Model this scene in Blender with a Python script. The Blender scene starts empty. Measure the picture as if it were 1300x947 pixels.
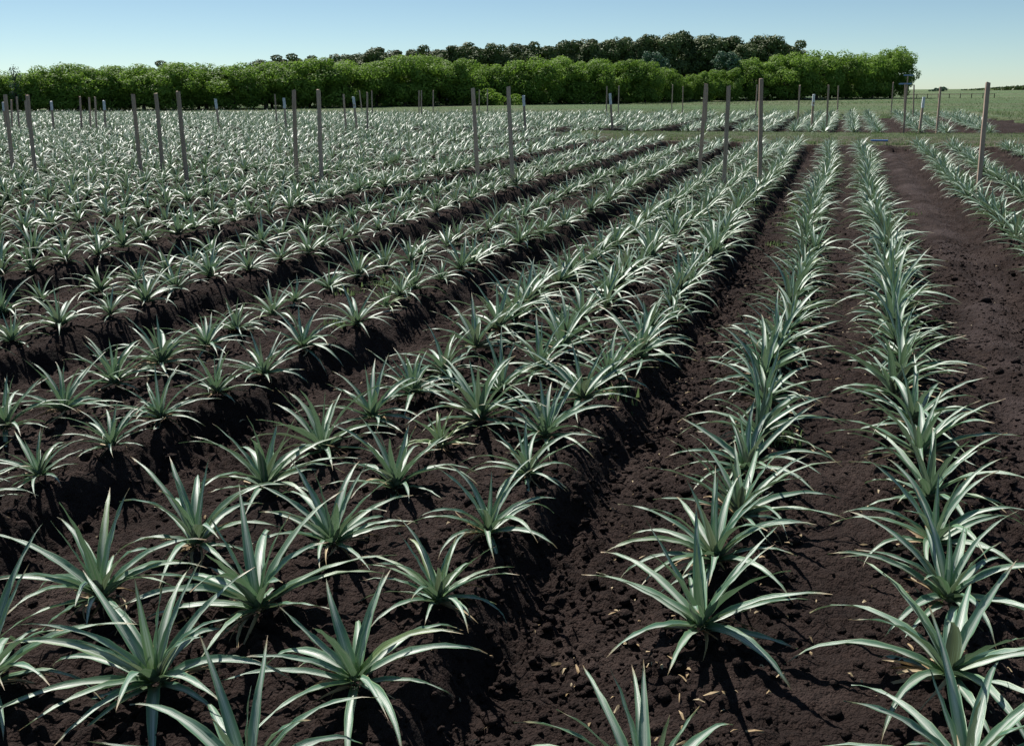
import bpy, math
import numpy as np
from mathutils import Matrix

S = bpy.context.scene
COL = S.collection
rng = np.random.default_rng(7)
R = math.radians

# ---------------------------------------------------------------- camera
F, CX, CY, H = 1264.0, 650.0, 429.0, 2.2
ROLLK = 0.0087
ROLL = math.atan(ROLLK)


def rot(pitch, yaw):
    return (Matrix.Rotation(yaw, 3, 'Z') @ Matrix.Rotation(math.pi / 2 - pitch, 3, 'X')
            @ Matrix.Rotation(-ROLL, 3, 'Z'))


def pitch_for(hy):
    return math.atan((CY - (hy + ROLLK * (1078 - 650))) * math.cos(ROLL) / F)


def yaw_for(pitch, hy):
    v = rot(pitch, 0) @ __import__('mathutils').Vector(((1078 - CX) / F, -(hy - CY) / F, -1))
    return math.atan2(v.x, v.y)


# the field rises very gently away from the camera: its own vanishing line is
# at 105 px, the true horizon at 114.5 px
P_PL = pitch_for(105.0)
P_TR = pitch_for(114.5)
YAW = yaw_for(P_PL, 105.0)
RPL = np.array(rot(P_PL, YAW))
RTR = np.array(rot(P_TR, YAW))
SLOPE = math.tan(P_PL - P_TR)
FW = np.array([-math.sin(YAW), math.cos(YAW)])
RT = np.array([math.cos(YAW), math.sin(YAW)])

cam_d = bpy.data.cameras.new('camera')
cam = bpy.data.objects.new('camera', cam_d)
COL.objects.link(cam)
cam.matrix_world = Matrix.Translation((0, 0, H)) @ rot(P_TR, YAW).to_4x4()
cam_d.sensor_fit = 'HORIZONTAL'
cam_d.sensor_width = 36
cam_d.lens = 35.0
cam_d.shift_y = -44.5 / 1300
cam_d.clip_start = 0.05
cam_d.clip_end = 9000
S.camera = cam

# ---------------------------------------------------------------- world, sun, exposure
SUN_EL, SUN_AZ = 53.0, -52.0        # azimuth measured from +Y towards +X
W = bpy.data.worlds.new('World')
S.world = W
W.use_nodes = True
nt = W.node_tree
for n in list(nt.nodes):
    nt.nodes.remove(n)
sky = nt.nodes.new('ShaderNodeTexSky')
sky.sky_type = 'NISHITA'
sky.sun_disc = False
sky.sun_elevation = R(SUN_EL)
sky.sun_rotation = R(SUN_AZ)
sky.altitude = 0
sky.air_density = 0.6
sky.dust_density = 0.15
sky.ozone_density = 4.0
bg = nt.nodes.new('ShaderNodeBackground')
bg.inputs[1].default_value = 0.072
wo = nt.nodes.new('ShaderNodeOutputWorld')
tint = nt.nodes.new('ShaderNodeMix')
tint.data_type = 'RGBA'
tint.blend_type = 'MULTIPLY'
tint.inputs[0].default_value = 1.0
tint.inputs[7].default_value = (1.06, 1.06, 0.90, 1)
nt.links.new(sky.outputs[0], tint.inputs[6])
nt.links.new(tint.outputs[2], bg.inputs[0])
nt.links.new(bg.outputs[0], wo.inputs[0])
sun_d = bpy.data.lights.new('sun', 'SUN')
sun_d.energy = 4.6
sun_d.angle = R(0.5)
sun_d.color = (1.0, 0.95, 0.88)
sun = bpy.data.objects.new('sun', sun_d)
COL.objects.link(sun)
sun.rotation_euler = (R(90 - SUN_EL), 0, math.pi - R(SUN_AZ))
S.view_settings.view_transform = 'Standard'
S.view_settings.look = 'None'
S.view_settings.gamma = 1
S.view_settings.use_curve_mapping = False
S.view_settings.exposure = 0.55
S.render.engine = 'CYCLES'
S.cycles.max_bounces = 6
S.cycles.diffuse_bounces = 2
S.cycles.glossy_bounces = 2
S.cycles.transmission_bounces = 3
S.cycles.transparent_max_bounces = 4
S.cycles.caustics_reflective = False
S.cycles.caustics_refractive = False


# ---------------------------------------------------------------- picture <-> ground
def G(px, py):
    """pixel of the photograph -> point of the field plane (x, y)"""
    d = RPL @ np.array([(px - CX) / F, -(py - CY) / F, -1.0])
    t = -H / d[2]
    return d[0] * t, d[1] * t


def proj(x, y, z):
    v = RTR.T @ np.array([x, y, z - H])
    return CX + F * v[0] / -v[2], CY - F * v[1] / -v[2], -v[2]


def terrain(x, y):
    """large-scale height of the land"""
    d = x * FW[0] + y * FW[1]
    return SLOPE * np.clip(d, -5, 250)


# ---------------------------------------------------------------- noise
def hsh(ix, iy, s):
    v = np.sin(ix * 127.1 + iy * 311.7 + s * 74.7) * 43758.5453
    return v - np.floor(v)


def vnoise(x, y, s=0):
    ix, iy = np.floor(x), np.floor(y)
    fx, fy = x - ix, y - iy
    fx, fy = fx * fx * (3 - 2 * fx), fy * fy * (3 - 2 * fy)
    a, b = hsh(ix, iy, s), hsh(ix + 1, iy, s)
    c, d = hsh(ix, iy + 1, s), hsh(ix + 1, iy + 1, s)
    return (a + (b - a) * fx) * (1 - fy) + (c + (d - c) * fx) * fy - 0.5


def lumps(x, y, cell, s, rmin, rmax):
    """heap of rounded clods: highest of the half-buried balls around each point"""
    gx, gy = x / cell, y / cell
    ix, iy = np.floor(gx), np.floor(gy)
    best = np.zeros_like(x)
    for dx in (-1, 0, 1):
        for dy in (-1, 0, 1):
            cx, cy = ix + dx, iy + dy
            ox, oy = cx + hsh(cx, cy, s), cy + hsh(cx, cy, s + 1)
            r = rmin + (rmax - rmin) * hsh(cx, cy, s + 2) ** 2
            st = 0.7 + 0.6 * hsh(cx, cy, s + 3)
            d2 = (gx - ox) ** 2 * st + (gy - oy) ** 2 / st
            best = np.maximum(best, np.sqrt(np.maximum(0, r * r - d2)))
    return best * cell


# ---------------------------------------------------------------- planting plan
BED_ROWS = {  # x of each planted row (metres right of the camera)
    'first': [3.45, 2.45], 'pair': [0.57, -0.43], 'triple': [-1.65, -2.33, -3.03],
    'b1': [-4.42, -5.4], 'b2': [-7.1, -8.05]}
FURROWS = [(-0.98, 0.20, 0.24), (1.5, 0.55, 0.13), (-3.72, 0.30, 0.24), (-6.25, 0.42, 0.25),
           (-9.05, 0.36, 0.25), (4.45, 0.5, 0.15)]   # centre, half width of the floor, depth
for i in range(1, 34):
    FURROWS.append((-9.05 - 2.66 * i, 0.34, 0.25))


def bed_profile(x, y, shift=0.0):
    z = np.full_like(x, -0.10)
    wob = vnoise(y * 0.35, x * 0 + 3.3, 5) * 0.16 + vnoise(y * 1.6, x * 1.2, 6) * 0.16 + vnoise(y * 4.5, x * 3, 7) * 0.10
    for c, hw, dp in FURROWS:
        d = np.abs(x - shift - c - wob)
        k = np.clip((hw + 0.27 - d) / 0.24, 0, 1)
        z = z - dp * (k * k * (3 - 2 * k))
    return z


def near_end(x):
    return 38.9 + np.clip(-x, 0, 9) * 0.33 + np.clip(-x - 10, 0, 4) * 1.3


def far_right(y):
    return np.where(y > 62, 8.2 + (83 - y) * 0.075, 15.0)


def field_mask(x, y):
    """1 on tilled soil, 0 on the grass path or outside"""
    wob = vnoise(x * 0.8, y * 0.8, 9) * 0.7 + vnoise(x * 3, y * 3, 10) * 0.3
    e = near_end(x) + wob
    path = (y > e) & (y < 48.2 + wob)
    out = (y > np.where(x > 6.6, 82.5, 75.3) + wob) | (x > far_right(y) + wob * 2)
    return ~path & ~out, ~out


# ---------------------------------------------------------------- materials
def mat(name):
    m = bpy.data.materials.new(name)
    m.use_nodes = True
    t = m.node_tree
    for n in list(t.nodes):
        t.nodes.remove(n)
    o = t.nodes.new('ShaderNodeOutputMaterial')
    b = t.nodes.new('ShaderNodeBsdfPrincipled')
    t.links.new(b.outputs[0], o.inputs[0])
    return m, t, b, o


def N(t, kind, **kw):
    n = t.nodes.new(kind)
    for k, v in kw.items():
        if isinstance(k, str) and k.startswith('i_'):
            n.inputs[k[2:].replace('_', ' ')].default_value = v
        else:
            setattr(n, k, v)
    return n


def ramp(t, fac, stops):
    r = t.nodes.new('ShaderNodeValToRGB')
    el = r.color_ramp.elements
    while len(el) < len(stops):
        el.new(0.5)
    for e, (p, c) in zip(el, stops):
        e.position = p
        e.color = (c[0], c[1], c[2], 1)
    t.links.new(fac, r.inputs[0])
    return r.outputs[0]


def mixc(t, fac, a, b, mode='MIX'):
    m = t.nodes.new('ShaderNodeMix')
    m.data_type = 'RGBA'
    m.blend_type = mode
    for sock, v in ((m.inputs[0], fac), (m.inputs[6], a), (m.inputs[7], b)):
        if isinstance(v, (int, float)):
            sock.default_value = v
        elif isinstance(v, tuple):
            sock.default_value = (v[0], v[1], v[2], 1)
        else:
            t.links.new(v, sock)
    return m.outputs[2]


def math_n(t, op, a, b=0.0, c=0.0):
    m = t.nodes.new('ShaderNodeMath')
    m.operation = op
    for i, v in enumerate((a, b, c)):
        if isinstance(v, (int, float)):
            m.inputs[i].default_value = v
        else:
            t.links.new(v, m.inputs[i])
    return m.outputs[0]


def noise(t, vec, scale, detail=4, rough=0.6):
    n = t.nodes.new('ShaderNodeTexNoise')
    n.inputs['Scale'].default_value = scale
    n.inputs['Detail'].default_value = detail
    n.inputs['Roughness'].default_value = rough
    if vec is not None:
        t.links.new(vec, n.inputs['Vector'])
    return n.outputs[0]


def bump(t, h, strength, dist):
    b = t.nodes.new('ShaderNodeBump')
    b.inputs['Strength'].default_value = strength
    b.inputs['Distance'].default_value = dist
    t.links.new(h, b.inputs['Height'])
    return b.outputs[0]


def soil_material():
    m, t, b, o = mat('tilled_soil')
    pos = N(t, 'ShaderNodeTexCoord').outputs['Object']
    n1 = noise(t, pos, 1.3, 5)
    n2 = noise(t, pos, 38, 6, 0.7)
    n3 = noise(t, pos, 7, 4)
    c = ramp(t, n1, [(0.28, (0.021, 0.0140, 0.0122)), (0.5, (0.035, 0.0235, 0.0205)), (0.64, (0.051, 0.036, 0.0315)), (0.78, (0.088, 0.064, 0.056))])
    c = mixc(t, 0.55, c, ramp(t, n2, [(0.3, (0.25, 0.25, 0.25)), (0.7, (0.75, 0.74, 0.73))]), 'OVERLAY')
    c = mixc(t, 0.4, c, ramp(t, n3, [(0.35, (0.35, 0.35, 0.35)), (0.7, (0.7, 0.7, 0.7))]), 'OVERLAY')
    # packed, slightly paler dry strip on the wheel tracks of the wide furrow
    sx = N(t, 'ShaderNodeSeparateXYZ')
    t.links.new(pos, sx.inputs[0])
    dx = math_n(t, 'ABSOLUTE', math_n(t, 'SUBTRACT', sx.outputs[0], 1.55))
    k = N(t, 'ShaderNodeMapRange', interpolation_type='SMOOTHSTEP')
    k.inputs[1].default_value = 0.55
    k.inputs[2].default_value = 0.1
    t.links.new(dx, k.inputs[0])
    k2 = math_n(t, 'MULTIPLY', k.outputs[0], ramp(t, noise(t, pos, 1.1, 3), [(0.4, (0, 0, 0)), (0.62, (1, 1, 1))]))
    c = mixc(t, math_n(t, 'MULTIPLY', k2, 0.75), c, (0.085, 0.065, 0.062))
    t.links.new(c, b.inputs['Base Color'])
    b.inputs['Roughness'].default_value = 0.95
    b.inputs['Specular IOR Level'].default_value = 0.15
    v = N(t, 'ShaderNodeTexVoronoi')
    v.inputs['Scale'].default_value = 30
    t.links.new(pos, v.inputs['Vector'])
    h = math_n(t, 'ADD', math_n(t, 'MULTIPLY', n2, 1.0), math_n(t, 'MULTIPLY', v.outputs[0], -0.8))
    v2 = N(t, 'ShaderNodeTexVoronoi')
    v2.inputs['Scale'].default_value = 85
    t.links.new(pos, v2.inputs['Vector'])
    h = math_n(t, 'ADD', h, math_n(t, 'MULTIPLY', v2.outputs[0], -0.5))
    h = math_n(t, 'ADD', h, math_n(t, 'MULTIPLY', noise(t, pos, 160, 3), 0.4))
    t.links.new(bump(t, h, 1.0, 0.032), b.inputs['Normal'])
    return m


def grass_ground_material(name, c1, c2, c3, dry):
    m, t, b, o = mat(name)
    pos = N(t, 'ShaderNodeTexCoord').outputs['Object']
    big = noise(t, pos, 0.035, 5, 0.6)
    mid = noise(t, pos, 0.6, 6, 0.7)
    c = ramp(t, mid, [(0.3, c1), (0.5, c2), (0.7, c3)])
    mp = N(t, 'ShaderNodeMapping')
    mp.inputs['Scale'].default_value = (0.03, 0.15, 1)
    t.links.new(pos, mp.inputs[0])
    streak = noise(t, mp.outputs[0], 1.0, 5, 0.65)
    c = mixc(t, ramp(t, streak, [(0.42, (0, 0, 0)), (0.66, (1, 1, 1))]), c, dry)
    c = mixc(t, 0.5, c, ramp(t, big, [(0.3, (0.36, 0.36, 0.36)), (0.7, (0.62, 0.62, 0.62))]), 'OVERLAY')
    t.links.new(c, b.inputs['Base Color'])
    b.inputs['Roughness'].default_value = 0.9
    b.inputs['Specular IOR Level'].default_value = 0.2
    t.links.new(bump(t, noise(t, pos, 4, 6, 0.75), 1.0, 0.35), b.inputs['Normal'])
    return m


def pine_leaf_material():
    """grey-green pineapple leaf; UV: u across -1..1 stored as 0..1, v base..tip"""
    m, t, b, o = mat('pineapple_leaf')
    uv = N(t, 'ShaderNodeUVMap', uv_map='UVMap')
    s = N(t, 'ShaderNodeSeparateXYZ')
    t.links.new(uv.outputs[0], s.inputs[0])
    u, v = s.outputs[0], s.outputs[1]
    at = N(t, 'ShaderNodeAttribute', attribute_name='vary')
    oi = N(t, 'ShaderNodeObjectInfo')
    var = math_n(t, 'MULTIPLY', math_n(t, 'ADD', at.outputs['Fac'], math_n(t, 'MULTIPLY', oi.outputs['Random'], 0.24)), 0.88)
    mp = N(t, 'ShaderNodeMapping')
    mp.inputs['Scale'].default_value = (9.0, 0.8, 1)
    add = N(t, 'ShaderNodeCombineXYZ')
    t.links.new(u, add.inputs[0])
    t.links.new(v, add.inputs[1])
    t.links.new(math_n(t, 'MULTIPLY', var, 40), add.inputs[2])
    t.links.new(add.outputs[0], mp.inputs[0])
    stripes = noise(t, mp.outputs[0], 1.6, 4, 0.6)
    green = ramp(t, var, [(0.0, (0.060, 0.165, 0.100)), (0.45, (0.090, 0.210, 0.135)),
                          (0.9, (0.145, 0.260, 0.140)), (0.97, (0.22, 0.30, 0.10))])
    au = math_n(t, 'ABSOLUTE', math_n(t, 'MULTIPLY_ADD', u, 2.0, -1.0))
    # waxy bloom, with the sun's glint painted in, down the channel of the blade
    bl = N(t, 'ShaderNodeMapRange', interpolation_type='SMOOTHSTEP')
    bl.inputs[1].default_value = 0.75
    bl.inputs[2].default_value = 0.05
    t.links.new(au, bl.inputs[0])
    bl2 = math_n(t, 'MULTIPLY', bl.outputs[0], ramp(t, stripes, [(0.36, (0.12, 0.12, 0.12)), (0.54, (0.95, 0.95, 0.95))]))
    top = mixc(t, bl2, green, (0.56, 0.61, 0.54))
    # pale margin
    mg = N(t, 'ShaderNodeMapRange', interpolation_type='SMOOTHSTEP')
    mg.inputs[1].default_value = 0.80
    mg.inputs[2].default_value = 0.99
    t.links.new(au, mg.inputs[0])
    top = mixc(t, math_n(t, 'MULTIPLY', mg.outputs[0], 0.6), top, (0.30, 0.42, 0.20))
    # green-yellow base, dry tip
    top = mixc(t, ramp(t, v, [(0.0, (1, 1, 1)), (0.16, (0, 0, 0))]), top, (0.16, 0.27, 0.09))
    tipf = math_n(t, 'MULTIPLY', ramp(t, v, [(0.84, (0, 0, 0)), (0.97, (1, 1, 1))]),
                  ramp(t, var, [(0.22, (0, 0, 0)), (0.42, (1, 1, 1))]))
    top = mixc(t, tipf, top, (0.35, 0.25, 0.13))
    under = mixc(t, ramp(t, stripes, [(0.46, (0, 0, 0)), (0.62, (1, 1, 1))]), mixc(t, ramp(t, var, [(0.25, (1, 1, 1)), (0.5, (0, 0, 0))]), (0.055, 0.125, 0.070), (0.085, 0.065, 0.050)), (0.19, 0.21, 0.18))  # dark green and maroon carry painted shade of the leaves' unlit side
    geo = N(t, 'ShaderNodeNewGeometry')
    c = mixc(t, geo.outputs['Backfacing'], top, under)
    t.links.new(c, b.inputs['Base Color'])
    b.inputs['Roughness'].default_value = 0.45
    b.inputs['Specular IOR Level'].default_value = 0.9
    t.links.new(bump(t, stripes, 0.5, 0.004), b.inputs['Normal'])
    tr = N(t, 'ShaderNodeBsdfTranslucent')
    t.links.new(mixc(t, 0.5, c, (0.20, 0.34, 0.14)), tr.inputs[0])
    mx = N(t, 'ShaderNodeMixShader')
    mx.inputs[0].default_value = 0.20
    t.links.new(b.outputs[0], mx.inputs[1])
    t.links.new(tr.outputs[0], mx.inputs[2])
    t.links.new(mx.outputs[0], o.inputs[0])
    return m


def foliage_material(name, stops, trans, tcol):
    m, t, b, o = mat(name)
    at = N(t, 'ShaderNodeAttribute', attribute_name='vary')
    oi = N(t, 'ShaderNodeObjectInfo')
    f = math_n(t, 'ADD', math_n(t, 'MULTIPLY', at.outputs['Fac'], 0.75), math_n(t, 'MULTIPLY', oi.outputs['Random'], 0.25))
    c = ramp(t, f, stops)
    t.links.new(c, b.inputs['Base Color'])
    b.inputs['Roughness'].default_value = 0.6
    b.inputs['Specular IOR Level'].default_value = 0.3
    if trans:
        tr = N(t, 'ShaderNodeBsdfTranslucent')
        t.links.new(mixc(t, 0.6, c, tcol), tr.inputs[0])
        mx = N(t, 'ShaderNodeMixShader')
        mx.inputs[0].default_value = trans
        t.links.new(b.outputs[0], mx.inputs[1])
        t.links.new(tr.outputs[0], mx.inputs[2])
        t.links.new(mx.outputs[0], o.inputs[0])
    return m


def wood_material(name, c1, c2, scale=(14, 14, 1.2)):
    m, t, b, o = mat(name)
    tc = N(t, 'ShaderNodeTexCoord')
    oi = N(t, 'ShaderNodeObjectInfo')
    av = N(t, 'ShaderNodeVectorMath', operation='ADD')
    t.links.new(tc.outputs['Object'], av.inputs[0])
    t.links.new(oi.outputs['Random'], av.inputs[1])
    mp = N(t, 'ShaderNodeMapping')
    mp.inputs['Scale'].default_value = scale
    t.links.new(av.outputs[0], mp.inputs[0])
    n = noise(t, mp.outputs[0], 2.2, 5, 0.65)
    c = ramp(t, n, [(0.3, c1), (0.7, c2)])
    c = mixc(t, math_n(t, 'MULTIPLY', oi.outputs['Random'], 0.5), c, tuple(x * 0.55 for x in c1))
    t.links.new(c, b.inputs['Base Color'])
    b.inputs['Roughness'].default_value = 0.85
    t.links.new(bump(t, n, 0.6, 0.01), b.inputs['Normal'])
    return m


def paint_material(name, col, rough=0.6):
    m, t, b, o = mat(name)
    tc = N(t, 'ShaderNodeTexCoord').outputs['Object']
    n = noise(t, tc, 9, 5, 0.7)
    t.links.new(ramp(t, n, [(0.3, tuple(c * 0.7 for c in col)), (0.6, col)]), b.inputs['Base Color'])
    b.inputs['Roughness'].default_value = rough
    return m


M_SOIL = soil_material()
M_MEADOW = grass_ground_material('meadow_grass_ground', (0.075, 0.135, 0.055), (0.10, 0.17, 0.07), (0.12, 0.19, 0.08), (0.16, 0.17, 0.10))
M_PATH = grass_ground_material('path_turf', (0.08, 0.105, 0.055), (0.11, 0.145, 0.07), (0.14, 0.165, 0.09), (0.14, 0.12, 0.09))
M_PINE = pine_leaf_material()
M_DEAD = foliage_material('dead_leaf', [(0.0, (0.16, 0.10, 0.055)), (0.5, (0.33, 0.24, 0.13)), (1.0, (0.52, 0.43, 0.28))], 0, None)
M_GRASS = foliage_material('grass_blade', [(0.0, (0.08, 0.125, 0.05)), (0.6, (0.13, 0.18, 0.085)), (1.0, (0.25, 0.25, 0.14))], 0.4, (0.20, 0.30, 0.11))
M_LIGHT = foliage_material('light_green_foliage', [(0.0, (0.110, 0.180, 0.034)), (0.5, (0.170, 0.275, 0.050)), (1.0, (0.245, 0.360, 0.075))], 0.38, (0.24, 0.42, 0.05))
M_DARKF = foliage_material('dark_green_foliage', [(0.0, (0.065, 0.090, 0.032)), (0.5, (0.100, 0.140, 0.046)), (1.0, (0.150, 0.195, 0.070))], 0.08, (0.06, 0.12, 0.03))
M_GREYF = foliage_material('grey_green_foliage', [(0.0, (0.06, 0.11, 0.065)), (0.5, (0.09, 0.16, 0.10)), (1.0, (0.14, 0.22, 0.15))], 0.12, (0.1, 0.2, 0.1))
M_BARK = wood_material('bark', (0.055, 0.042, 0.034), (0.12, 0.095, 0.078), (5, 5, 1))
M_WOOD = wood_material('weathered_wood', (0.38, 0.27, 0.20), (0.64, 0.48, 0.38))
M_WHITE = paint_material('white_paint', (0.72, 0.76, 0.80))
M_BLUE = paint_material('pale_blue_paint', (0.20, 0.30, 0.50))
M_PBLUE = paint_material('blue_plastic', (0.10, 0.22, 0.55), 0.4)
M_CLOD = None


# ---------------------------------------------------------------- mesh helpers
def mesh_np(name, V, Q, mats, UV=None, vary=None, smooth=True, midx=None):
    V = np.asarray(V, dtype=np.float32)
    Q = np.asarray(Q, dtype=np.int32)
    me = bpy.data.meshes.new(name)
    k = Q.shape[1]
    me.vertices.add(len(V))
    me.vertices.foreach_set('co', V.ravel())
    me.loops.add(Q.size)
    me.loops.foreach_set('vertex_index', Q.ravel())
    me.polygons.add(len(Q))
    me.polygons.foreach_set('loop_start', np.arange(0, Q.size, k, dtype=np.int32))
    me.polygons.foreach_set('use_smooth', np.full(len(Q), smooth))
    if midx is not None:
        me.polygons.foreach_set('material_index', np.asarray(midx, dtype=np.int32))
    for m in (mats if isinstance(mats, (list, tuple)) else [mats]):
        me.materials.append(m)
    if UV is not None:
        l = me.uv_layers.new(name='UVMap')
        l.data.foreach_set('uv', np.asarray(UV, dtype=np.float32)[Q.ravel()].ravel())
    if vary is not None:
        a = me.attributes.new('vary', 'FLOAT', 'POINT')
        a.data.foreach_set('value', np.asarray(vary, dtype=np.float32))
    me.update(calc_edges=True)
    me.validate()
    return me


def obj(name, me, parent=None, loc=(0, 0, 0), rz=0.0, sc=1.0):
    o = bpy.data.objects.new(name, me)
    COL.objects.link(o)
    o.location = loc
    o.rotation_euler = (0, 0, rz)
    o.scale = (sc, sc, sc)
    if parent is not None:
        o.parent = parent
    return o


def tag(o, label=None, cat=None, group=None, kind=None):
    if label:
        o['label'] = label
    if cat:
        o['category'] = cat
    if group:
        o['group'] = group
    if kind:
        o['kind'] = kind
    return o


ONES = ['', 'first', 'second', 'third', 'fourth', 'fifth', 'sixth', 'seventh', 'eighth', 'ninth', 'tenth', 'eleventh',
        'twelfth', 'thirteenth', 'fourteenth', 'fifteenth', 'sixteenth', 'seventeenth', 'eighteenth', 'nineteenth']
TENS = {2: 'twent', 3: 'thirt', 4: 'fort', 5: 'fift', 6: 'sixt', 7: 'sevent', 8: 'eight', 9: 'ninet'}


def ordinal(n):
    if n < 20:
        return ONES[n]
    a, b = divmod(n, 10)
    return TENS[a] + 'ieth' if b == 0 else TENS[a] + 'y-' + ONES[b]


def join_arrays(parts):
    Vs, Qs, Us, As, off = [], [], [], [], 0
    for V, Q, U, A in parts:
        Vs.append(V)
        Qs.append(Q + off)
        Us.append(U)
        As.append(A)
        off += len(V)
    return np.concatenate(Vs), np.concatenate(Qs), np.concatenate(Us), np.concatenate(As)


# ---------------------------------------------------------------- ground sheets
def axis(segs):
    out = [segs[0][0]]
    for a, b, st in segs:
        n = max(1, int(round((b - a) / st)))
        out.extend(np.linspace(a, b, n + 1)[1:])
    return np.array(out)


def grid_faces(nx, ny):
    i = np.arange(ny - 1)[:, None] * nx + np.arange(nx - 1)[None, :]
    return np.stack([i, i + 1, i + nx + 1, i + nx], -1).reshape(-1, 4)


def soil_height(X, Y):
    m1, inside = field_mask(X, Y)
    z = terrain(X, Y)
    near = Y < near_end(X) + 0.5
    prof = np.where(near, bed_profile(X, Y), bed_profile(X, Y, 0.75))
    z = z + np.where(m1, prof, np.where(inside, -0.10, -0.75))
    z += vnoise(X * 0.9, Y * 0.9, 1) * 0.05 + vnoise(X * 3.1, Y * 3.1, 2) * 0.045 + vnoise(X * 8, Y * 8, 3) * 0.025
    # clods: rougher on the banks of the furrows than on the trodden floors
    rough = 0.55 + 0.9 * np.clip(vnoise(X * 1.2, Y * 1.2, 4) + 0.4, 0, 1)
    # trodden floors between the rows are smoother
    soft = (np.exp(-((X - 1.55) / .38) ** 4) * .55 + np.exp(-((X - .07) / .24) ** 4) * .35 + np.exp(-((X + .78) / .2) ** 4) * .4)
    rough = rough * (1 - soft)
    wd = X - 1.55 + vnoise(Y * .5, X * 0, 8) * .12     # two shallow wheel ruts with a low crown between
    z += .035 * np.exp(-(wd / .13) ** 2) - .03 * np.exp(-((np.abs(wd) - .33) / .11) ** 2)
    z += (lumps(X, Y, 0.17, 20, 0.05, 0.42) * 0.45 + lumps(X, Y, 0.085, 30, 0.2, 0.62) * 0.75
          + lumps(X, Y, 0.05, 40, 0.25, 0.65) * 0.9) * rough
    return z


xs = axis([(-100, -40, 0.22), (-40, -12, 0.12), (-12, -5.5, 0.045), (-5.5, 3.0, 0.022), (3, 8, 0.06), (8, 18, 0.3)])
ys = axis([(-2.5, 1.8, 0.12), (1.8, 7.0, 0.022), (7, 13, 0.035), (13, 24, 0.07), (24, 50, 0.14), (50, 86, 0.3)])
Xg, Yg = np.meshgrid(xs, ys)
Zg = soil_height(Xg, Yg)
me = mesh_np('soil_field', np.stack([Xg, Yg, Zg], -1).reshape(-1, 3), grid_faces(len(xs), len(ys)), M_SOIL)
tag(obj('soil_field', me), kind='structure')

xs = axis([(-2500, -400, 100), (-400, -120, 10), (-120, -12, 1.5), (-12, 20, 0.35), (20, 120, 2.5), (120, 400, 10), (400, 2500, 100)])
ys = axis([(-300, -20, 20), (-20, 44, 2), (44, 92, 0.4), (92, 180, 2), (180, 420, 8), (420, 4500, 120)])
Xg, Yg = np.meshgrid(xs, ys)
_, ins = field_mask(Xg, Yg)
_, a1 = field_mask(Xg + 0.45, Yg)
_, a2 = field_mask(Xg, Yg + 0.45)
rel = np.where(ins & a1 & a2 & (Xg > -98) & (Yg > -1.5), -0.75, 0.02)
Zg = terrain(Xg, Yg) + rel + vnoise(Xg * 0.05, Yg * 0.05, 50) * 0.12 + vnoise(Xg * 0.5, Yg * 0.5, 51) * 0.05
me = mesh_np('meadow', np.stack([Xg, Yg, Zg], -1).reshape(-1, 3), grid_faces(len(xs), len(ys)), M_MEADOW)
tag(obj('meadow', me), kind='structure')

# grassy headland path across the rows
nx_, ny_ = 200, 14
pxs = np.linspace(-12.5, 15, nx_)
tt = np.linspace(0, 1, ny_)
PX = np.repeat(pxs[None, :], ny_, 0)
y0 = near_end(PX) + 0.5 + vnoise(PX * 1.1, PX * 0, 60) * 0.9
y1 = np.full_like(PX, 48.1) + vnoise(PX * 1.3, PX * 0 + 5, 61) * 0.5
PY = y0 + (np.maximum(y1 - y0, 0.4)) * tt[:, None]
edge = np.minimum(tt, 1 - tt)[:, None]
PZ = terrain(PX, PY) + np.where(edge < 0.01, -0.12, 0.03) + vnoise(PX * 1.5, PY * 1.5, 62) * 0.06
me = mesh_np('grass_path', np.stack([PX, PY, PZ], -1).reshape(-1, 3), grid_faces(nx_, ny_), M_PATH)
tag(obj('grass_path', me), kind='structure')


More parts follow.
